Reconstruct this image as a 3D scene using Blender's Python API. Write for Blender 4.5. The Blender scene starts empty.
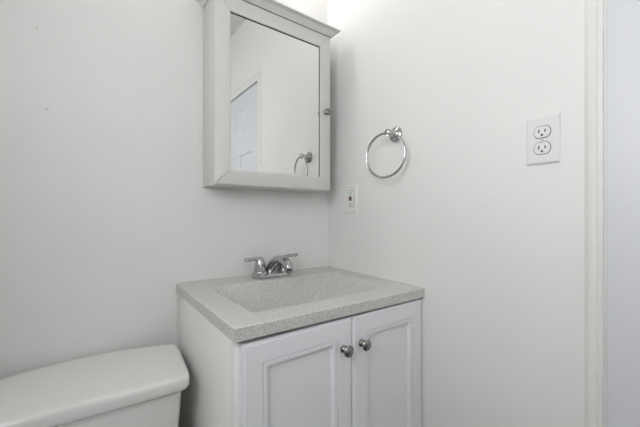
import bpy, bmesh, math
from mathutils import Vector, Matrix
PI = math.pi
S = bpy.context.scene
COL = S.collection

# ------------------------------------------------------------------ camera
CZ = 1.12                                    # eye height; measurements below are relative to it where noted
cam = bpy.data.cameras.new('camera')
cam.sensor_width = 36.0
cam.lens = 36.0 * 317.1 / 640.0
cam.shift_y = 2.2 / 640.0
cam.clip_start = 0.02
co = bpy.data.objects.new('camera', cam); COL.objects.link(co)
co.location = (-0.8899, -1.1400, CZ)
co.rotation_euler = (PI / 2, 0, math.radians(53.4 - 90))
S.camera = co

# ------------------------------------------------------------------ world, light levels, exposure
w = bpy.data.worlds.new('world'); S.world = w; w.use_nodes = True
w.node_tree.nodes['Background'].inputs[0].default_value = (0.6, 0.65, 0.7, 1)
w.node_tree.nodes['Background'].inputs[1].default_value = 0.3
S.view_settings.view_transform = 'Standard'
S.view_settings.look = 'None'
S.view_settings.exposure = 0.57
S.view_settings.gamma = 1.0
S.view_settings.use_curve_mapping = False
BULB = 20.0            # emission of each vanity bulb
PANE, PANE2 = 6.3, 1.0   # glow of the added frosted panes, in place of daylight
DOME = 0.8             # emission of the added ceiling lamp's diffuser, a soft fill

# ------------------------------------------------------------------ materials
def lin(c):
    return tuple(((v / 12.92) if v <= 0.04045 else ((v + 0.055) / 1.055) ** 2.4) for v in c)

def mat(name, col, rough=0.5, metal=0.0, spec=0.5, coat=0.0):
    m = bpy.data.materials.new(name); m.use_nodes = True
    b = m.node_tree.nodes['Principled BSDF']
    b.inputs['Base Color'].default_value = (*col, 1)
    b.inputs['Roughness'].default_value = rough
    b.inputs['Metallic'].default_value = metal
    b.inputs['Specular IOR Level'].default_value = spec
    b.inputs['Coat Weight'].default_value = coat
    return m

def N(m, t, **k):
    n = m.node_tree.nodes.new(t)
    for a, v in k.items(): setattr(n, a, v)
    return n

def L(m, a, b): m.node_tree.links.new(a, b)

def tex_coord(m):
    n = N(m, 'ShaderNodeTexCoord'); return n.outputs['Object']

def bump(m, scale, strength, dist=0.001, detail=3.0):
    b = m.node_tree.nodes['Principled BSDF']
    n = N(m, 'ShaderNodeTexNoise'); n.inputs['Scale'].default_value = scale; n.inputs['Detail'].default_value = detail
    L(m, tex_coord(m), n.inputs['Vector'])
    bp = N(m, 'ShaderNodeBump'); bp.inputs['Strength'].default_value = strength; bp.inputs['Distance'].default_value = dist
    L(m, n.outputs['Fac'], bp.inputs['Height']); L(m, bp.outputs['Normal'], b.inputs['Normal'])

def mottle(m, c1, c2, scale, detail=4.0, lo=0.35, hi=0.65):
    b = m.node_tree.nodes['Principled BSDF']
    n = N(m, 'ShaderNodeTexNoise'); n.inputs['Scale'].default_value = scale; n.inputs['Detail'].default_value = detail
    L(m, tex_coord(m), n.inputs['Vector'])
    r = N(m, 'ShaderNodeValToRGB'); r.color_ramp.elements[0].position = lo; r.color_ramp.elements[1].position = hi
    r.color_ramp.elements[0].color = (*c1, 1); r.color_ramp.elements[1].color = (*c2, 1)
    L(m, n.outputs['Fac'], r.inputs['Fac']); L(m, r.outputs['Color'], b.inputs['Base Color'])
    return r

def nicks(m, pts, col=(0.38, 0.37, 0.35)):
    """small chips in the paint at fixed places (object space)"""
    b = m.node_tree.nodes['Principled BSDF']
    src = b.inputs['Base Color'].links[0].from_socket
    tc = tex_coord(m)
    for p, r in pts:
        d = N(m, 'ShaderNodeVectorMath', operation='DISTANCE'); L(m, tc, d.inputs[0]); d.inputs[1].default_value = p
        lt = N(m, 'ShaderNodeMapRange'); L(m, d.outputs['Value'], lt.inputs['Value'])
        lt.inputs['From Min'].default_value = r * 0.4; lt.inputs['From Max'].default_value = r
        lt.inputs['To Min'].default_value = 0.45; lt.inputs['To Max'].default_value = 0.0
        mx = N(m, 'ShaderNodeMix', data_type='RGBA'); L(m, lt.outputs['Result'], mx.inputs['Factor'])
        L(m, src, mx.inputs[6]); mx.inputs[7].default_value = (*col, 1); src = mx.outputs[2]
    L(m, src, b.inputs['Base Color'])

M = {}
M['wall_b'] = mat('wall_paint', (0.78, 0.775, 0.76), 0.55, spec=0.35)
mottle(M['wall_b'], (0.82, 0.818, 0.81), (0.84, 0.838, 0.83), 2.5)
bump(M['wall_b'], 60, 0.12, 0.002)
M['wall_r'] = M['wall_b'].copy(); M['wall_r'].name = 'wall_paint_right'
nicks(M['wall_b'], [((-0.972, 0, CZ + 0.291), 0.0045), ((-0.993, 0, CZ + 0.505), 0.004)])
M['ceiling'] = mat('ceiling_paint', (0.72, 0.72, 0.70), 0.9); bump(M['ceiling'], 80, 0.2, 0.002)
M['trim'] = mat('trim_paint', (0.80, 0.795, 0.775), 0.35); bump(M['trim'], 30, 0.05, 0.001)
M['door'] = mat('door_paint', (0.70, 0.72, 0.765), 0.4); bump(M['door'], 40, 0.08, 0.001)
M['vanity'] = mat('vanity_thermofoil', (0.86, 0.875, 0.905), 0.38); bump(M['vanity'], 25, 0.03, 0.001)
M['side'] = mat('vanity_side_laminate', (0.90, 0.90, 0.88), 0.4)
M['cabwhite'] = mat('cabinet_white_paint', (0.68, 0.685, 0.66), 0.4); bump(M['cabwhite'], 25, 0.04, 0.001)
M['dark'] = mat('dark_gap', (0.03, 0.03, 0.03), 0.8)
M['mirror'] = mat('mirror_silver', (0.77, 0.79, 0.77), 0.0, metal=1.0)
M['chrome'] = mat('chrome', (0.50, 0.50, 0.50), 0.07, metal=1.0)
M['nickel'] = mat('satin_nickel', (0.30, 0.30, 0.285), 0.25, metal=1.0)
M['porcelain'] = mat('porcelain', (0.86, 0.855, 0.84), 0.12, spec=0.5, coat=0.3)
M['plastic'] = mat('white_plastic', (0.80, 0.80, 0.80), 0.3)
M['gfci'] = mat('cream_plastic', (0.84, 0.84, 0.82), 0.35)
M['slot'] = mat('slot_dark', (0.06, 0.06, 0.065), 0.7)
M['grey_line'] = mat('seam_grey', (0.10, 0.10, 0.105), 0.7)
M['button_black'] = mat('button_black', (0.02, 0.015, 0.015), 0.4)
M['button_red'] = mat('button_red', (0.17, 0.010, 0.018), 0.4)
M['steel'] = mat('screw_steel', (0.6, 0.6, 0.6), 0.3, metal=1.0)
M['caulk'] = mat('caulk', (0.62, 0.62, 0.60), 0.6)
M['floor'] = mat('floor_tile', (0.11, 0.07, 0.055), 0.45)
_b = M['floor'].node_tree.nodes['Principled BSDF']
_br = N(M['floor'], 'ShaderNodeTexBrick'); L(M['floor'], tex_coord(M['floor']), _br.inputs['Vector'])
_br.inputs['Scale'].default_value = 1.0; _br.offset = 0.5
_br.inputs['Brick Width'].default_value = 0.9; _br.inputs['Row Height'].default_value = 0.12
_br.inputs['Mortar Size'].default_value = 0.0015
_br.inputs['Color1'].default_value = (0.24, 0.17, 0.13, 1); _br.inputs['Color2'].default_value = (0.19, 0.13, 0.10, 1)
_br.inputs['Mortar'].default_value = (0.03, 0.02, 0.015, 1)
L(M['floor'], _br.outputs['Color'], _b.inputs['Base Color'])

# speckled cultured stone
m = M['stone'] = mat('speckled_stone', (0.5, 0.5, 0.48), 0.38)
b = m.node_tree.nodes['Principled BSDF']; tc = tex_coord(m)
src = None
base = N(m, 'ShaderNodeTexNoise'); base.inputs['Scale'].default_value = 340; base.inputs['Detail'].default_value = 2
L(m, tc, base.inputs['Vector'])
r0 = N(m, 'ShaderNodeValToRGB'); r0.color_ramp.elements[0].position = 0.38; r0.color_ramp.elements[1].position = 0.62
r0.color_ramp.elements[0].color = (0.52, 0.515, 0.495, 1); r0.color_ramp.elements[1].color = (0.76, 0.755, 0.73, 1)
L(m, base.outputs['Fac'], r0.inputs['Fac']); src = r0.outputs['Color']
for sc, th, colr, f in ((400, 0.22, (0.30, 0.295, 0.28, 1), 0.6), (210, 0.14, (0.14, 0.135, 0.125, 1), 0.7), (300, 0.20, (0.84, 0.84, 0.82, 1), 0.5)):
    v = N(m, 'ShaderNodeTexVoronoi'); v.inputs['Scale'].default_value = sc; L(m, tc, v.inputs['Vector'])
    mr = N(m, 'ShaderNodeMapRange'); L(m, v.outputs['Distance'], mr.inputs['Value'])
    mr.inputs['From Min'].default_value = th; mr.inputs['From Max'].default_value = th + 0.1
    mr.inputs['To Min'].default_value = f; mr.inputs['To Max'].default_value = 0
    mx = N(m, 'ShaderNodeMix', data_type='RGBA'); L(m, mr.outputs['Result'], mx.inputs['Factor'])
    L(m, src, mx.inputs[6]); mx.inputs[7].default_value = colr; src = mx.outputs[2]
L(m, src, b.inputs['Base Color'])

def emit(name, col, strength):
    m = bpy.data.materials.new(name); m.use_nodes = True
    b = m.node_tree.nodes['Principled BSDF']
    b.inputs['Base Color'].default_value = (0.9, 0.9, 0.9, 1)
    b.inputs['Emission Color'].default_value = (*col, 1); b.inputs['Emission Strength'].default_value = strength
    return m
M['bulb'] = emit('lit_bulb', (1.0, 0.97, 0.92), BULB)
M['pane'] = emit('added_pane_glow', (0.985, 0.99, 1.0), PANE)
M['pane2'] = emit('added_pane_glow_behind', (0.985, 0.99, 1.0), PANE2)
M['diffuser'] = emit('added_diffuser_glow', (1.0, 0.985, 0.965), DOME)

# ------------------------------------------------------------------ mesh helpers
def box(bm, x0, x1, y0, y1, z0, z1, bev=0.0, seg=2):
    t = bmesh.new()
    r = bmesh.ops.create_cube(t, size=1)
    bmesh.ops.scale(t, vec=(x1 - x0, y1 - y0, z1 - z0), verts=t.verts)
    bmesh.ops.translate(t, vec=((x0 + x1) / 2, (y0 + y1) / 2, (z0 + z1) / 2), verts=t.verts)
    if bev > 0:
        bmesh.ops.bevel(t, geom=t.edges[:], offset=bev, segments=seg, profile=0.5, affect='EDGES')
    join(bm, t)

def join(bm, t, mtx=None):
    me = bpy.data.meshes.new('tmp'); t.to_mesh(me); t.free()
    if mtx is not None: me.transform(mtx)
    bm.from_mesh(me); bpy.data.meshes.remove(me)

def loft(bm, loops, cap0=True, cap1=True, closed=True):
    vs = [[bm.verts.new(p) for p in lp] for lp in loops]
    n = len(vs[0])
    for a, b2 in zip(vs[:-1], vs[1:]):
        for i in range(n if closed else n - 1):
            j = (i + 1) % n
            try: bm.faces.new((a[i], a[j], b2[j], b2[i]))
            except ValueError: pass
    if cap0: bm.faces.new(list(reversed(vs[0])))
    if cap1: bm.faces.new(vs[-1])

def basis(axis):
    a = Vector(axis).normalized()
    u = a.cross(Vector((0, 0, 1)))
    if u.length < 1e-4: u = Vector((1, 0, 0))
    u.normalize(); v = a.cross(u)
    return a, u, v

def lathe(bm, prof, origin, axis=(0, 0, 1), n=32):
    """prof: (radius, distance along axis)"""
    a, u, v = basis(axis); o = Vector(origin)
    loft(bm, [[o + a * h + (u * math.cos(2 * PI * i / n) + v * math.sin(2 * PI * i / n)) * max(r, 1e-5) for i in range(n)] for r, h in prof])

def catmull(pts, k=8):
    P = [Vector(p) for p in pts]; P = [P[0] * 2 - P[1]] + P + [P[-1] * 2 - P[-2]]
    out = []
    for i in range(1, len(P) - 2):
        for j in range(k):
            t = j / k; a, b2, c, d = P[i - 1], P[i], P[i + 1], P[i + 2]
            out.append(0.5 * ((2 * b2) + (c - a) * t + (2 * a - 5 * b2 + 4 * c - d) * t * t + (3 * b2 - a - 3 * c + d) * t ** 3))
    out.append(P[-2]); return out

def tube(bm, pts, rad, n=20, side=None, flat=1.0, smooth=8):
    """swept round (or oval) tube; rad list per control point"""
    C = catmull([(*p,) for p in pts], smooth)
    Rr = [v.x for v in catmull([(r, 0, 0) for r in rad], smooth)]
    loops = []
    sd = Vector(side) if side else None
    for i, p in enumerate(C):
        d = (C[min(i + 1, len(C) - 1)] - C[max(i - 1, 0)]).normalized()
        if sd is not None: u = (sd - d * sd.dot(d)).normalized()
        else: _, u, _ = basis(d)
        v = d.cross(u)
        loops.append([p + u * math.cos(2 * PI * k / n) * Rr[i] + v * math.sin(2 * PI * k / n) * Rr[i] * flat for k in range(n)])
    loft(bm, loops)

def torus(bm, c, R, r, u, v, n=72, m2=14):
    c, u, v = Vector(c), Vector(u).normalized(), Vector(v).normalized(); w2 = u.cross(v)
    vs = []
    for i in range(n):
        t = 2 * PI * i / n; d = u * math.cos(t) + v * math.sin(t)
        vs.append([bm.verts.new(c + d * (R + r * math.cos(2 * PI * k / m2)) + w2 * r * math.sin(2 * PI * k / m2)) for k in range(m2)])
    for i in range(n):
        for k in range(m2):
            bm.faces.new((vs[i][k], vs[(i + 1) % n][k], vs[(i + 1) % n][(k + 1) % m2], vs[i][(k + 1) % m2]))

def obj(name, bm, m, parent=None, smooth=True, angle=35):
    bmesh.ops.recalc_face_normals(bm, faces=bm.faces[:])
    me = bpy.data.meshes.new(name); bm.to_mesh(me); bm.free()
    me.materials.append(m)
    if smooth:
        me.polygons.foreach_set('use_smooth', [True] * len(me.polygons))
        me.set_sharp_from_angle(angle=math.radians(angle))
    o = bpy.data.objects.new(name, me); COL.objects.link(o)
    if parent:
        o.parent = parent
    return o

def thing(name, label, cat, loc=(0, 0, 0), rot=(0, 0, 0), group=None):
    o = bpy.data.objects.new(name, None); COL.objects.link(o)
    o.empty_display_size = 0.05
    o.location = loc; o.rotation_euler = rot; o['label'] = label; o['category'] = cat
    if group: o['group'] = group
    return o

def tag(o, label, cat, group=None):
    o['label'] = label; o['category'] = cat
    if group: o['group'] = group

def struct(name, bm, m, label=None, **k):
    o = obj(name, bm, m, **k); o['kind'] = 'structure'
    if label: o['label'] = label
    return o

def panel(bm, u0, u1, v0, v1, prof, P):
    """nested rectangular loops: prof = (inset, depth); P maps (u,v,depth) to a point"""
    lp = []
    for ins, d in prof:
        lp.append([P(u0 + ins, v0 + ins, d), P(u1 - ins, v0 + ins, d), P(u1 - ins, v1 - ins, d), P(u0 + ins, v1 - ins, d)])
    return lp

# ------------------------------------------------------------------ room
XL, YF, H = -1.34, -2.25, 2.465
T = 0.11
DY1, DY0, DZ = -0.9625, -1.6785, CZ + 0.8555      # door leaf edges and top
bm = bmesh.new(); box(bm, XL - T, T, 0, T, 0, H); struct('wall_back', bm, M['wall_b'])
bm = bmesh.new()
box(bm, 0, T, DY1 + 0.004, 0, 0, H); box(bm, 0, T, YF, DY0 - 0.004, 0, H); box(bm, 0, T, DY0 - 0.004, DY1 + 0.004, DZ + 0.007, H)
struct('wall_right', bm, M['wall_r'])
bm = bmesh.new(); box(bm, XL - T, XL, YF, 0, 0, H); struct('wall_left', bm, M['wall_r'])
bm = bmesh.new(); box(bm, XL - T, T, YF - T, YF, 0, H); struct('wall_front', bm, M['wall_r'])
bm = bmesh.new(); box(bm, XL - T, T, YF - T, T, H, H + 0.1); struct('ceiling', bm, M['ceiling'])
bm = bmesh.new(); box(bm, XL - T, T + 0.9, YF - T, T, -0.1, 0); struct('floor', bm, M['floor'])

# unseen windows added for their light: left wall and wall behind the camera
def window(name, origin, rz, w_, h_, m, label):
    t = thing(name, label, 'window', origin, (0, 0, rz)); del t['category']; t['kind'] = 'structure'
    bm = bmesh.new()
    f = 0.05
    for a in ((-w_ / 2 - f, -w_ / 2, -f, h_ + f), (w_ / 2, w_ / 2 + f, -f, h_ + f), (-w_ / 2, w_ / 2, -f, 0), (-w_ / 2, w_ / 2, h_, h_ + f), (-w_ / 2, w_ / 2, h_ / 2 - 0.015, h_ / 2 + 0.015)):
        box(bm, a[0], a[1], -0.03, -0.001, a[2], a[3], 0.002)
    obj('window_frame', bm, M['trim'], t)
    bm = bmesh.new(); box(bm, -w_ / 2, w_ / 2, -0.008, -0.002, 0, h_); obj('pane', bm, m, t, smooth=False)
window('added_window_1', (XL, -1.08, 1.30), PI / 2, 0.55, 0.62, M['pane'], 'added unseen frosted window in the left wall, glowing as daylight')
window('added_window_2', (-0.70, YF, 1.25), PI, 0.60, 0.75, M['pane2'], 'added unseen frosted window in the wall behind, glowing as fill light')

# door: six moulded panels, face set just behind the casing, in the right wall
def Pd(u, v, d): return Vector((0.001 - d, u, v))          # d grows into the room
door = thing('door_1', 'cool white six-panel door in the right wall', 'door', (0.02, (DY0 + DY1) / 2, 0)); del door['category']
door['kind'] = 'structure'
OX, OY = 0.02, (DY0 + DY1) / 2
bm = bmesh.new()
us = [DY0, DY0 + .105, DY0 + .31, DY1 - .31, DY1 - .105, DY1]
vs = [0.008, 0.26, 0.77, 0.95, CZ + 0.43, CZ + 0.56, CZ + 0.74, DZ]
gu = {}
def gv(u, v, d=0.0):
    k = (round(u, 5), round(v, 5), round(d, 5))
    if k not in gu: gu[k] = bm.verts.new(Pd(u, v, d) - Vector((OX, OY, 0)))
    return gu[k]
for i in range(5):
    for j in range(7):
        a = (us[i], us[i + 1], vs[j], vs[j + 1])
        if i in (1, 3) and j in (1, 3, 5):
            lp = [(0, 0), (0.007, -0.006), (0.016, -0.007), (0.035, -0.001), (0.037, -0.001)]
            pr_ = None
            for ins, d in lp:
                c = [gv(a[0] + ins, a[2] + ins, d), gv(a[1] - ins, a[2] + ins, d), gv(a[1] - ins, a[3] - ins, d), gv(a[0] + ins, a[3] - ins, d)]
                if pr_:
                    for k in range(4): bm.faces.new((pr_[k], pr_[(k + 1) % 4], c[(k + 1) % 4], c[k]))
                pr_ = c
            bm.faces.new(pr_)
        else:
            bm.faces.new((gv(a[0], a[2]), gv(a[1], a[2]), gv(a[1], a[3]), gv(a[0], a[3])))
# edges and back of the leaf
lt = [(DY0, 0.008), (DY1, 0.008), (DY1, DZ), (DY0, DZ)]
fr_ = [bm.verts.new(Pd(u, v, 0) - Vector((OX, OY, 0))) for u, v in lt]; bk_ = [bm.verts.new(Pd(u, v, -0.035) - Vector((OX, OY, 0))) for u, v in lt]
for k in range(4): bm.faces.new((fr_[k], fr_[(k + 1) % 4], bk_[(k + 1) % 4], bk_[k]))
bm.faces.new(bk_)
obj('door_leaf', bm, M['door'], door)
bm = bmesh.new()
lathe(bm, [(0.032, 0), (0.032, 0.004), (0.014, 0.008), (0.011, 0.03), (0.022, 0.038), (0.027, 0.05), (0.022, 0.062), (0.0, 0.066)], (0.004 - OX, DY0 + 0.06 - OY, 0.95), (-1, 0, 0))
obj('door_knob', bm, M['nickel'], door)

# casing round the door, one mitred frame with a stepped moulding
bm = bmesh.new()
def casing_prof(w_):   # (distance out from the opening, proud of wall)
    return [(0.0, 0.0), (0.0, 0.0085), (0.002, 0.010), (0.0075, 0.0102), (0.0090, 0.0088), (0.0105, 0.0102), (w_ - 0.016, 0.0098), (w_ - 0.010, 0.0080), (w_ - 0.005, 0.0048), (w_ - 0.002, 0.0022), (w_, 0.0)]
CW = 0.033
c0, c1, cz = DY1 + 0.004, DY0 - 0.004, DZ + 0.006
stations = [((c0, 0.0), (1, 0)), ((c0, cz), (1, 1)), ((c1, cz), (-1, 1)), ((c1, 0.0), (-1, 0))]
loops = []
for (yy, zz), (sy, sz) in stations:
    loops.append([Vector((-h, yy + sy * o_, zz + sz * o_ * 1.7)) for o_, h in casing_prof(CW)])
vsl = [[bm.verts.new(p) for p in lp] for lp in loops]
for a, b2 in zip(vsl[:-1], vsl[1:]):
    for i in range(len(a) - 1): bm.faces.new((a[i], a[i + 1], b2[i + 1], b2[i]))
struct('trim_1', bm, M['trim'], 'painted casing round the white door', angle=25)
bm = bmesh.new()                                              # jamb lining of the opening
box(bm, 0.0005, T, DY1 + 0.0004, DY1 + 0.004, 0, DZ + 0.0065); box(bm, 0.0005, T, DY0 - 0.004, DY0 - 0.0004, 0, DZ + 0.007)
struct('trim_3', bm, M['trim'], 'painted lining of the door opening', smooth=False)
bm = bmesh.new()
box(bm, 0.045, 0.06, DY0 - 0.0003, DY1 + 0.0003, 0, DZ + 0.006)  # dark slab added to give the gap over the leaf its shade
struct('door_gap_shade', bm, M['dark'], 'door stop behind the white door leaf', smooth=False)
# baseboards
def skirting(name, pts):
    bm = bmesh.new()
    for (x0, x1, y0, y1) in pts: box(bm, x0, x1, y0, y1, 0, 0.09, 0.003)
    struct(name, bm, M['trim'])
skirting('baseboard_back', [(XL, -0.645, -0.012, 0)])
skirting('baseboard_right', [(-0.012, 0, DY1 + 0.055, -0.53), (-0.012, 0, YF, DY0 - 0.055)])
skirting('baseboard_left', [(XL, XL + 0.012, YF, -0.012)])
skirting('baseboard_front', [(XL + 0.012, -0.012, YF, YF + 0.012)])

# ------------------------------------------------------------------ vanity cabinet
VW, VD, TH = 0.6435, 0.513, 0.029
ZT = CZ - 0.232
# the unit sits very slightly out of level, as the photo shows
VROT = (math.radians(0.56), math.radians(0.45), 0)
ZB = ZT - TH
VDZ1, VDZ0 = CZ - 0.2725, 0.115
van = thing('vanity_cabinet', 'white two-door bathroom vanity cabinet under the speckled sink top', 'cabinet', (0, 0, 0))
bm = bmesh.new(); box(bm, -0.638, -0.620, -0.4820, -0.004, 0.0, ZB + 0.000, 0.0005)
obj('side_panel', bm, M['side'], van)
bm = bmesh.new(); box(bm, -0.018, -0.003, -0.4855, -0.004, 0.0, ZB - 0.0075, 0.0005)
obj('side_panel', bm, M['side'], van)
bm = bmesh.new(); box(bm, -0.620, -0.018, -0.010, -0.004, 0.09, ZB - 0.004); obj('back_panel', bm, M['side'], van, smooth=False)
bm = bmesh.new(); box(bm, -0.620, -0.018, -0.4855, -0.010, 0.09, 0.105); obj('bottom_panel', bm, M['side'], van, smooth=False)
bm = bmesh.new()
FY0, FY1 = -0.488, -0.4870 + 0.018
box(bm, -0.6360, -0.590, FY0, -0.4872, 0.0, ZB - 0.002, 0.0003); box(bm, -0.617, -0.590, -0.4872, FY1, 0.0, ZB - 0.002)
box(bm, -0.055, -0.003, FY0, -0.4872, 0.0, VDZ1 - 0.012)
box(bm, -0.590, -0.055, FY0, FY1, 0.795, VDZ1 - 0.012); box(bm, -0.590, -0.055, FY0, FY1, 0.09, 0.125)
box(bm, -0.330, -0.285, FY0, FY1, 0.125, 0.795)
obj('face_frame', bm, M['side'], van)
bm = bmesh.new(); box(bm, -0.580, -0.055, -0.40, -0.385, 0.0, 0.09); obj('toe_kick', bm, M['side'], van, smooth=False)
for (x0, x1, kx) in ((-0.6245, -0.3125, -0.344), (-0.3095, -0.0035, -0.279)):
    bm = bmesh.new()
    def Pv(u, v, d): return Vector((u, -0.4885 - d, v))
    tt = 0.0195
    prof = [(0, 0), (0, tt - 0.0035), (0.0012, tt - 0.0025), (0.0065, tt - 0.0022), (0.008, tt), (0.0475, tt), (0.0482, tt - 0.003), (0.0496, tt - 0.003),
            (0.0502, tt - 0.0006), (0.056, tt - 0.0008), (0.062, tt - 0.0025), (0.0655, tt - 0.0105), (0.069, tt - 0.0115), (0.070, tt - 0.0115)]
    loft(bm, panel(bm, x0, x1, VDZ0, VDZ1, prof, Pv))
    d = obj('door', bm, M['vanity'], van, angle=20)
    bm = bmesh.new()
    lathe(bm, [(0.0105, 0), (0.0108, 0.002), (0.0075, 0.005), (0.0055, 0.008), (0.006, 0.015), (0.0115, 0.0175), (0.0150, 0.020), (0.0155, 0.022),
               (0.0143, 0.0245), (0.0100, 0.0272), (0.0045, 0.0285), (0, 0.0288)], (kx, -0.508, CZ - 0.349), (0, -1, 0), 36)
    obj('knob', bm, M['nickel'], d)

# ------------------------------------------------------------------ sink top (integral basin), slightly out of level
top = thing('sink_top', 'grey speckled stone vanity top with an integral rectangular basin', 'sink', (0, 0, ZT), VROT)
def slabgrid():
    xl, xr, yf, yb = -0.568, -0.068, -0.438, -0.118
    rl, rr, rf, rb, D = 0.04, 0.15, 0.05, 0.05, 0.135
    def lines(a, b2, keys, step):
        s = {a, b2}
        for k in keys:
            for d in (-0.009, -0.006, -0.003, 0, 0.003, 0.006, 0.009): s.add(k + d)
        s = {v for v in s if a <= v <= b2}
        n = int((b2 - a) / step)
        for i in range(n + 1):
            v = a + (b2 - a) * i / n
            if all(abs(v - q) > 0.0028 for q in s): s.add(v)
        return sorted(s)
    e = 0.0
    X = lines(-VW, 0, (xl, xr), 0.008); Y = lines(-VD, 0, (yf, yb), 0.008)
    X = sorted(set(X) | {-VW + 0.0015, -VW + 0.004}); Y = sorted(set(Y) | {-VD + 0.0015, -VD + 0.004})
    def h(x, y):
        ts = [(x - xl) / rl, (xr - x) / rr, (y - yf) / rf, (yb - y) / rb]
        # soft minimum, so the slopes meet in rounded creases
        k = 9.0
        mn = -math.log(sum(math.exp(-k * min(t, 4)) for t in ts)) / k if min(ts) > -0.6 else -1
        mn = max(0.0, min(mn + 0.02, 1.25))
        # rounded rim, flattened floor
        r = 0.10
        if mn < r: mn2 = mn * mn / (2 * r)
        else: mn2 = mn - r / 2
        mn2 = min(mn2, 1.15); q = 0.18
        if mn2 > 1 - q: mn2 = (1 - q) + (mn2 - (1 - q)) * max(0, 1 - (mn2 - (1 - q)) / (4 * q))
        return -D * mn2 - 0.012 * mn2 * 0
    def edge(x, y):
        z = 0
        for dd in (x + VW, y + VD):
            if dd < 0.004: z -= 0.0016 * (1 - dd / 0.004) ** 2
        return z
    bm = bmesh.new()
    tv = [[bm.verts.new((x, y, h(x, y) + edge(x, y))) for y in Y] for x in X]
    bv = [[bm.verts.new((x, y, min(-TH, h(x, y) - 0.012))) for y in Y] for x in X]
    nx, ny = len(X), len(Y)
    for i in range(nx - 1):
        for j in range(ny - 1):
            bm.faces.new((tv[i][j], tv[i + 1][j], tv[i + 1][j + 1], tv[i][j + 1]))
            bm.faces.new((bv[i][j], bv[i][j + 1], bv[i + 1][j + 1], bv[i + 1][j]))
    for i in range(nx - 1):
        bm.faces.new((tv[i][0], bv[i][0], bv[i + 1][0], tv[i + 1][0])); bm.faces.new((tv[i][-1], tv[i + 1][-1], bv[i + 1][-1], bv[i][-1]))
    for j in range(ny - 1):
        bm.faces.new((tv[0][j], tv[0][j + 1], bv[0][j + 1], bv[0][j])); bm.faces.new((tv[-1][j], bv[-1][j], bv[-1][j + 1], tv[-1][j + 1]))
    return bm, h
bm, hh = slabgrid()
obj('stone_slab', bm, M['stone'], top, angle=50)
bm = bmesh.new(); dz = hh(-0.33, -0.30)
lathe(bm, [(0.026, 0.0005), (0.026, 0.003), (0.021, 0.004), (0.019, 0.002), (0.012, 0.002), (0.011, 0.005), (0.0, 0.006)], (-0.33, -0.30, dz), (0, 0, 1))
obj('drain', bm, M['chrome'], top)
bm = bmesh.new()                                              # thin caulk bead where the top meets the walls
tube(bm, [(-0.634, -0.0015, 0.0005), (-0.45, -0.0015, 0.0008), (-0.25, -0.0015, 0.0003), (-0.02, -0.0015, 0.0010)], [0.0022, 0.0018, 0.0023, 0.0028], n=10, smooth=6)
tube(bm, [(-0.0015, -0.002, 0.0010), (-0.0015, -0.25, 0.0005), (-0.0015, -0.50, 0.0003)], [0.0030, 0.002, 0.0018], n=10, smooth=6)
obj('caulk_bead', bm, M['caulk'], top)

# ------------------------------------------------------------------ faucet
fa = thing('faucet', 'chrome two-handle centerset faucet on the back ledge of the sink', 'faucet', (-0.3205, -0.0705, ZT + 0.0022), VROT)
def stadium(hx, r, z, n=14):
    p = [Vector((hx + r * math.cos(a), r * math.sin(a), z)) for a in [(-PI / 2 + PI * i / n) for i in range(n + 1)]]
    p += [Vector((-hx + r * math.cos(a), r * math.sin(a), z)) for a in [(PI / 2 + PI * i / n) for i in range(n + 1)]]
    return p
bm = bmesh.new()
loft(bm, [stadium(0.051, 0.0282, 0), stadium(0.051, 0.0282, 0.012), stadium(0.051, 0.0270, 0.0155), stadium(0.051, 0.022, 0.017)])
obj('base_plate', bm, M['chrome'], fa)
for s in (-1, 1):
    bm = bmesh.new(); hx = 0.051 * s
    lathe(bm, [(0.0278, 0.004), (0.0278, 0.020), (0.0262, 0.0262), (0.0225, 0.0275), (0.0222, 0.030), (0.0215, 0.036), (0.0195, 0.048), (0.0175, 0.059), (0.0160, 0.064),
               (0.0140, 0.0700), (0.0100, 0.0755), (0.0045, 0.0780), (0, 0.0785)], (hx, 0, 0), (0, 0, 1), 36)
    hb = obj('handle', bm, M['chrome'], fa)
    bm = bmesh.new()
    dz = 0.0 if s < 0 else 0.005
    tube(bm, [(hx + s * 0.004, 0, 0.068), (hx + s * 0.020, 0, 0.0715 + dz * 0.4), (hx + s * 0.038, 0, 0.0700 + dz * 0.9), (hx + s * 0.051, 0, 0.0695 + dz), (hx + s * 0.060, 0, 0.0710 + dz * 1.2)],
         [0.0105, 0.0080, 0.0068, 0.0085, 0.0060], n=18, side=(0, 1, 0), flat=0.85)
    obj('lever', bm, M['chrome'], hb)
bm = bmesh.new()
tube(bm, [(0, 0.008, 0.004), (0, 0.004, 0.028), (0, -0.012, 0.048), (0, -0.042, 0.065), (0, -0.075, 0.070), (0, -0.103, 0.065), (0, -0.119, 0.054), (0, -0.124, 0.043)],
     [0.0285, 0.0265, 0.0235, 0.0215, 0.0195, 0.0185, 0.0165, 0.0140], n=26, side=(1, 0, 0), flat=0.88)
sp = obj('spout', bm, M['chrome'], fa)
bm = bmesh.new(); lathe(bm, [(0.0118, 0), (0.0118, 0.009), (0.0095, 0.010), (0.009, 0.006), (0, 0.006)], (0, -0.1255, 0.042), (0, -0.1, -1)); obj('aerator', bm, M['nickel'], sp)
bm = bmesh.new(); lathe(bm, [(0.0022, 0), (0.0022, 0.038), (0.0048, 0.041), (0.0062, 0.046), (0.0058, 0.050), (0, 0.0515)], (0.006, 0.019, 0.010)); obj('lift_rod', bm, M['chrome'], fa)

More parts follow.
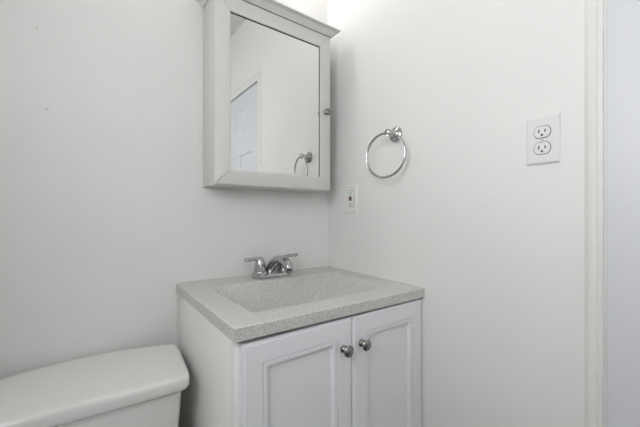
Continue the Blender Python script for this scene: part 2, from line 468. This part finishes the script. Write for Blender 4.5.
# ------------------------------------------------------------------ mirror (medicine) cabinet
CL_, CR_, CD, CB, CT, CF = -0.5563, -0.0855, 0.1286, CZ + 0.1002, CZ + 0.7267, 0.0526
mc = thing('mirror_cabinet', 'white framed mirror cabinet with cornice hung on the wall above the sink', 'cabinet', ((CL_ + CR_) / 2, 0, CB))
def rel(bm):   # world coordinates to the cabinet's own
    bmesh.ops.translate(bm, vec=(-(CL_ + CR_) / 2, 0, -CB), verts=bm.verts); return bm
BD = 0.119
bm = bmesh.new()
t_ = 0.014
box(bm, CL_ + 0.001, CL_ + t_, -BD, -0.001, CB, CT, 0.001); box(bm, CR_ - t_, CR_ - 0.001, -BD, -0.001, CB, CT, 0.001)
box(bm, CL_ + t_, CR_ - t_, -BD, -0.001, CB + 0.001, CB + t_); box(bm, CL_ + t_, CR_ - t_, -BD, -0.001, CT - t_, CT)
box(bm, CL_ + t_, CR_ - t_, -0.006, -0.001, CB + t_, CT - t_)
for k in (1, 2): box(bm, CL_ + t_, CR_ - t_, -0.100, -0.006, CB + 0.208 * k, CB + 0.208 * k + 0.008)
obj('cabinet_body', rel(bm), M['cabwhite'], mc)
# cornice: cove moulding mitred round three sides plus the top board
bm = bmesh.new()
cp = [(-0.006, 0.0010), (0.0025, 0.0010), (0.0035, 0.0035), (0.0065, 0.0055), (0.0105, 0.0085), (0.0155, 0.0140), (0.0215, 0.0178), (0.0265, 0.0190), (0.0300, 0.0205), (0.0300, 0.0245), (0.0, 0.0250)]
st = [((CL_, -0.001), (-1, 0)), ((CL_, -CD), (-1, -1)), ((CR_, -CD), (1, -1)), ((CR_, -0.001), (1, 0))]
loft(bm, [[Vector((x + sx * o_, y + sy * o_, CT + z_)) for o_, z_ in cp] for (x, y), (sx, sy) in st])
box(bm, CL_, CR_, -CD, -0.001, CT + 0.0012, CT + 0.0245)
obj('cornice', rel(bm), M['cabwhite'], mc, angle=25)
# framed door: four mitred sticks
bm = bmesh.new()
fp = [(0.0, -BD - 0.0025), (0.0, -CD + 0.0045), (0.0015, -CD + 0.0015), (0.0050, -CD), (CF - 0.004, -CD), (CF - 0.001, -CD + 0.0015), (CF, -CD + 0.003), (CF, -BD - 0.0015)]
z0_, z1_ = CB + 0.0015, CT - 0.001
cor = [((CL_, z0_), (1, 1)), ((CR_, z0_), (-1, 1)), ((CR_, z1_), (-1, -1)), ((CL_, z1_), (1, -1))]
for k in range(4):
    (p0, s0), (p1, s1) = cor[k], cor[(k + 1) % 4]
    dx, dz = (1 if p1[0] > p0[0] else -1 if p1[0] < p0[0] else 0), (1 if p1[1] > p0[1] else -1 if p1[1] < p0[1] else 0)
    g = 0.0009
    A = [Vector((p0[0] + s0[0] * o_ + dx * g, y_, p0[1] + s0[1] * o_ + dz * g)) for o_, y_ in fp]
    B = [Vector((p1[0] + s1[0] * o_ - dx * g, y_, p1[1] + s1[1] * o_ - dz * g)) for o_, y_ in fp]
    loft(bm, [A, B])
box(bm, CL_ + 0.004, CR_ - 0.004, -BD - 0.0014, -BD - 0.0006, z0_ + 0.004, z1_ - 0.004)
md = obj('mirror_door', rel(bm), M['cabwhite'], mc, angle=25)
bm = bmesh.new(); box(bm, CL_ + CF - 0.006, CR_ - CF + 0.006, -CD + 0.0045, -CD + 0.008, CB + CF - 0.006, CT - CF + 0.006)
o = obj('mirror_glass', rel(bm), M['mirror'], md, smooth=False); o['label'] = 'mirror pane set in the white door frame'
bm = bmesh.new()                                              # dark rebate between pane and frame
x0, x1, z0, z1 = CL_ + CF, CR_ - CF, z0_ + CF, z1_ - CF
yy0, yy1 = -CD + 0.0028, -CD + 0.0046
box(bm, x0, x1, yy0, yy1, z1 - 0.0034, z1 - 0.0001); box(bm, x1 - 0.0020, x1 - 0.0001, yy0, yy1, z0, z1 - 0.0026)
obj('rebate_line', rel(bm), M['dark'], md, smooth=False)
bm = bmesh.new()
lathe(bm, [(0.0085, 0), (0.0088, 0.0015), (0.0060, 0.004), (0.0050, 0.008), (0.0058, 0.012), (0.0112, 0.0145), (0.0138, 0.017), (0.0140, 0.019), (0.0128, 0.0215), (0.0088, 0.0240), (0.0035, 0.0250), (0, 0.0252)],
      (CR_ - CF / 2 - 0.002, -CD, CZ + 0.413), (0, -1, 0), 36)
obj('knob', rel(bm), M['nickel'], md)

# ------------------------------------------------------------------ towel ring
RY, RZ = -0.396, CZ + 0.2885
tr = thing('towel_ring', 'round chrome towel ring hanging on the right wall above the small outlet', 'towel ring', (0, RY, RZ))
bm = bmesh.new()
lathe(bm, [(0.0275, 0.0), (0.0275, 0.003), (0.0255, 0.006), (0.0205, 0.0085), (0.0195, 0.011), (0.0135, 0.0135), (0.0095, 0.018), (0.0075, 0.026), (0.0072, 0.036), (0.0095, 0.040), (0.0105, 0.0455), (0.0080, 0.051), (0, 0.053)],
      (0, 0, 0), (-1, 0, 0.06), 40)
obj('wall_mount', bm, M['chrome'], tr)
bm = bmesh.new()
torus(bm, (-0.046, 0, 0.000), 0.0095, 0.0032, (0, 1, 0), (0, 0, 1), 36, 10)
obj('hanger_loop', bm, M['chrome'], tr)
bm = bmesh.new()
ph = math.radians(-10); rr_ = 0.0765
u_ = Vector((math.sin(ph), math.cos(ph), 0)); v_ = Vector((0.0, 0, 1))
torus(bm, Vector((-0.054, 0.004, -0.0025 - rr_)), rr_, 0.0044, u_, v_, 96, 14)
obj('ring', bm, M['chrome'], tr)

# ------------------------------------------------------------------ duplex outlet
oy, oz = -0.8465, CZ + 0.182
du = thing('wall_outlet', 'large white duplex wall outlet near the door casing', 'outlet', (0, oy, oz))
def Pw(u, v, d): return Vector((-d, u, v))
bm = bmesh.new()
loft(bm, panel(bm, -0.035, 0.035, -0.057, 0.057, [(0, 0), (0, 0.0025), (0.0015, 0.0045), (0.005, 0.006)], Pw), cap0=True)
obj('cover_plate', bm, M['plastic'], du, angle=20)
def rec_outline(cy_, r, hh_, d, n=40):
    pts = []
    for i in range(n):
        a = 2 * PI * i / n
        pts.append(Pw(r * math.cos(a), cy_ + max(-hh_, min(hh_, r * math.sin(a))), d))
    return pts
for s in (1, -1):
    cy_ = 0.0195 * s
    bm = bmesh.new(); loft(bm, [rec_outline(cy_, 0.0182, 0.0150, 0.0060), rec_outline(cy_, 0.0182, 0.0150, 0.0063)])
    g_ = obj('receptacle_gap', bm, M['grey_line'], du)
    bm = bmesh.new(); loft(bm, [rec_outline(cy_, 0.0169, 0.0137, 0.0061), rec_outline(cy_, 0.0169, 0.0137, 0.0078), rec_outline(cy_, 0.0165, 0.0134, 0.0083)])
    rc = obj('receptacle', bm, M['plastic'], du)
    for yy, hh2 in ((0.0064, 0.0045), (-0.0064, 0.0036)):
        bm = bmesh.new(); box(bm, -0.0086, -0.0080, yy - 0.0013, yy + 0.0013, cy_ + 0.002 - hh2, cy_ + 0.002 + hh2)
        obj('blade_slot', bm, M['slot'], rc, smooth=False)
    bm = bmesh.new(); lathe(bm, [(0.0026, 0.0080), (0.0026, 0.0086)], (0, 0, cy_ - 0.0075), (-1, 0, 0), 16)
    obj('ground_hole', bm, M['slot'], rc, smooth=False)
bm = bmesh.new(); lathe(bm, [(0.0032, 0.0055), (0.0032, 0.0070), (0.0020, 0.0078), (0, 0.0079)], (0, 0, 0), (-1, 0, 0), 16); obj('screw', bm, M['steel'], du)

# ------------------------------------------------------------------ GFCI outlet by the corner
gy, gz = -0.1625, CZ + 0.0700
gf = thing('safety_outlet', 'small white outlet with red and black buttons near the room corner', 'outlet', (0, gy, gz))
bm = bmesh.new()
loft(bm, panel(bm, -0.0355, 0.0355, -0.058, 0.058, [(0, 0), (0, 0.0025), (0.0015, 0.0045), (0.005, 0.006)], Pw))
obj('cover_plate', bm, M['gfci'], gf, angle=20)
bm = bmesh.new(); box(bm, -0.0064, -0.0055, -0.0175, 0.0175, -0.0345, 0.0345); obj('device_gap', bm, M['grey_line'], gf, smooth=False)
bm = bmesh.new(); box(bm, -0.0085, -0.0055, -0.0165, 0.0165, -0.0335, 0.0335, 0.0008); dv = obj('device_face', bm, M['gfci'], gf)
bm = bmesh.new(); box(bm, -0.0098, -0.0080, -0.0082, 0.0082, 0.0008, 0.0088, 0.0005); obj('test_button', bm, M['button_black'], dv)['label'] = 'black test button'
bm = bmesh.new(); box(bm, -0.0098, -0.0080, -0.0082, 0.0082, -0.0082, -0.0002, 0.0005); obj('reset_button', bm, M['button_red'], dv)['label'] = 'dark red reset button'
for zz in (0.0215, -0.0215):
    for yy in (0.0060, -0.0060):
        bm = bmesh.new(); box(bm, -0.0088, -0.0080, yy - 0.0010, yy + 0.0010, zz - 0.0035, zz + 0.0045); obj('blade_slot', bm, M['slot'], dv, smooth=False)
    bm = bmesh.new(); lathe(bm, [(0.0024, 0.0080), (0.0024, 0.0088)], (0, 0, zz - 0.0070), (-1, 0, 0), 16); obj('ground_hole', bm, M['slot'], dv, smooth=False)
for s in (1, -1):
    bm = bmesh.new(); lathe(bm, [(0.0030, 0.0055), (0.0030, 0.0068), (0, 0.0075)], (0, 0, 0.048 * s), (-1, 0, 0), 16); obj('screw', bm, M['plastic'], gf)

# ------------------------------------------------------------------ toilet
to = thing('toilet', 'white porcelain toilet with a flat tank lid beside the vanity', 'toilet', (-0.906, -0.1640, 0), (0, 0, math.radians(-4)))
LZ = CZ - 0.402
def tank_outline(z, inset=0.0, hw=0.245, front=-0.126, n=28, bowf=0.0, shift=0.0):
    """plan of the tank: bowed back, straight front with clipped, rounded corners"""
    hw -= inset; pts = []
    for i in range(n + 1):                                    # back edge, right to left
        x = hw - 2 * hw * i / n
        pts.append((x, 0.159 - 0.040 * ((x - 0.041) / 0.197) ** 2 - inset))
    f = front + inset; c = 0.024
    left = [(-hw, 0.05), (-hw + 0.003, f + c + 0.006), (-hw + 0.006, f + c * 0.55), (-hw + 0.014, f + c * 0.18), (-hw + c + 0.004, f + 0.001), (-hw + 0.06, f)]
    pts += left
    pts += [(x * hw, f) for x in (-0.35, 0.0, 0.35)]
    pts += [(-x, y) for x, y in reversed(left)]
    return [Vector((x, y + shift, z)) for x, y in pts]
bm = bmesh.new()
loft(bm, [tank_outline(LZ - 0.040, 0.014), tank_outline(LZ - 0.039, 0.009), tank_outline(LZ - 0.034, 0.003), tank_outline(LZ - 0.027, 0.0), tank_outline(LZ - 0.012, 0.0), tank_outline(LZ - 0.006, 0.0012),
          tank_outline(LZ - 0.0025, 0.004), tank_outline(LZ - 0.0008, 0.009), tank_outline(LZ, 0.018)])
obj('tank_lid', bm, M['porcelain'], to, angle=50)
bm = bmesh.new()
loft(bm, [tank_outline(0.375, 0.044), tank_outline(0.385, 0.038), tank_outline(0.42, 0.034), tank_outline(0.56, 0.024), tank_outline(LZ - 0.041, 0.016)])
obj('tank', bm, M['porcelain'], to, angle=50)
def oval(cx_, cy_, a, bf, bb, z, n=40):
    out = []
    for i in range(n):
        t = 2 * PI * i / n; s = math.sin(t)
        out.append(Vector((cx_ + a * math.cos(t), cy_ + (bb if s > 0 else bf) * s, z)))
    return out
bm = bmesh.new()
loft(bm, [oval(0, -0.20, 0.11, 0.17, 0.20, 0.0), oval(0, -0.20, 0.105, 0.165, 0.20, 0.03), oval(0, -0.20, 0.085, 0.14, 0.19, 0.12), oval(0, -0.25, 0.11, 0.17, 0.24, 0.22),
          oval(0, -0.28, 0.165, 0.24, 0.30, 0.33), oval(0, -0.285, 0.182, 0.255, 0.33, 0.368), oval(0, -0.285, 0.180, 0.252, 0.325, 0.374), oval(0, -0.285, 0.13, 0.20, 0.15, 0.374), oval(0, -0.285, 0.10, 0.16, 0.10, 0.26), oval(0, -0.27, 0.04, 0.05, 0.04, 0.20)])
obj('bowl', bm, M['porcelain'], to, angle=50)
bm = bmesh.new()
loft(bm, [oval(0, -0.285, 0.186, 0.262, 0.140, 0.376), oval(0, -0.285, 0.188, 0.264, 0.142, 0.386), oval(0, -0.285, 0.183, 0.259, 0.137, 0.394)])
obj('seat', bm, M['plastic'], to, angle=50)
bm = bmesh.new()
loft(bm, [oval(0, -0.285, 0.184, 0.260, 0.140, 0.395), oval(0, -0.285, 0.186, 0.262, 0.142, 0.403), oval(0, -0.285, 0.176, 0.252, 0.134, 0.411), oval(0, -0.285, 0.10, 0.15, 0.08, 0.415)])
obj('seat_cover', bm, M['plastic'], to, angle=50)
bm = bmesh.new()
lathe(bm, [(0.013, 0), (0.013, 0.006), (0.007, 0.009), (0.006, 0.016)], (-0.135, -0.115, 0.625), (0, -1, 0), 20)
tube(bm, [(-0.135, -0.131, 0.625), (-0.110, -0.134, 0.623), (-0.070, -0.134, 0.617)], [0.0055, 0.0055, 0.0070], n=14, side=(0, 0, 1), flat=0.6)
obj('flush_lever', bm, M['chrome'], to)

# ------------------------------------------------------------------ lamps
vx = -0.38
vl = thing('vanity_light', 'chrome bar light with four round bulbs above the mirror cabinet', 'light fixture', (vx, 0, CZ + 1.09))
bm = bmesh.new(); box(bm, -0.285, 0.285, -0.022, -0.001, -0.045, 0.045, 0.004); obj('back_plate', bm, M['chrome'], vl)
for k in range(4):
    bx = -0.18 + 0.12 * k
    bm = bmesh.new(); lathe(bm, [(0.030, 0.022), (0.030, 0.030), (0.020, 0.052), (0.019, 0.070), (0, 0.070)], (bx, 0, 0), (0, -1, 0), 28); so = obj('socket', bm, M['chrome'], vl)
    bm = bmesh.new()
    lathe(bm, [(0.012, 0.070), (0.014, 0.074)] + [(0.026 * math.sin(a), 0.098 - 0.026 * math.cos(a)) for a in [PI * (0.24 + 0.76 * i / 14) for i in range(15)]], (bx, 0, 0), (0, -1, 0), 28)
    obj('bulb', bm, M['bulb'], so)
cl = thing('added_ceiling_light', 'added round white flush ceiling light, unseen, for soft fill', 'light fixture', (-0.70, -1.25, H))  # unseen lamp added for soft fill
bm = bmesh.new(); lathe(bm, [(0.17, 0), (0.17, 0.02), (0.16, 0.025), (0, 0.025)], (0, 0, 0), (0, 0, -1), 48); obj('base', bm, M['plastic'], cl)
bm = bmesh.new(); lathe(bm, [(0.155, 0.025)] + [(0.155 * math.cos(a), 0.025 + 0.055 * math.sin(a)) for a in [PI / 2 * i / 10 for i in range(1, 11)]], (0, 0, 0), (0, 0, -1), 48); obj('diffuser', bm, M['diffuser'], cl)
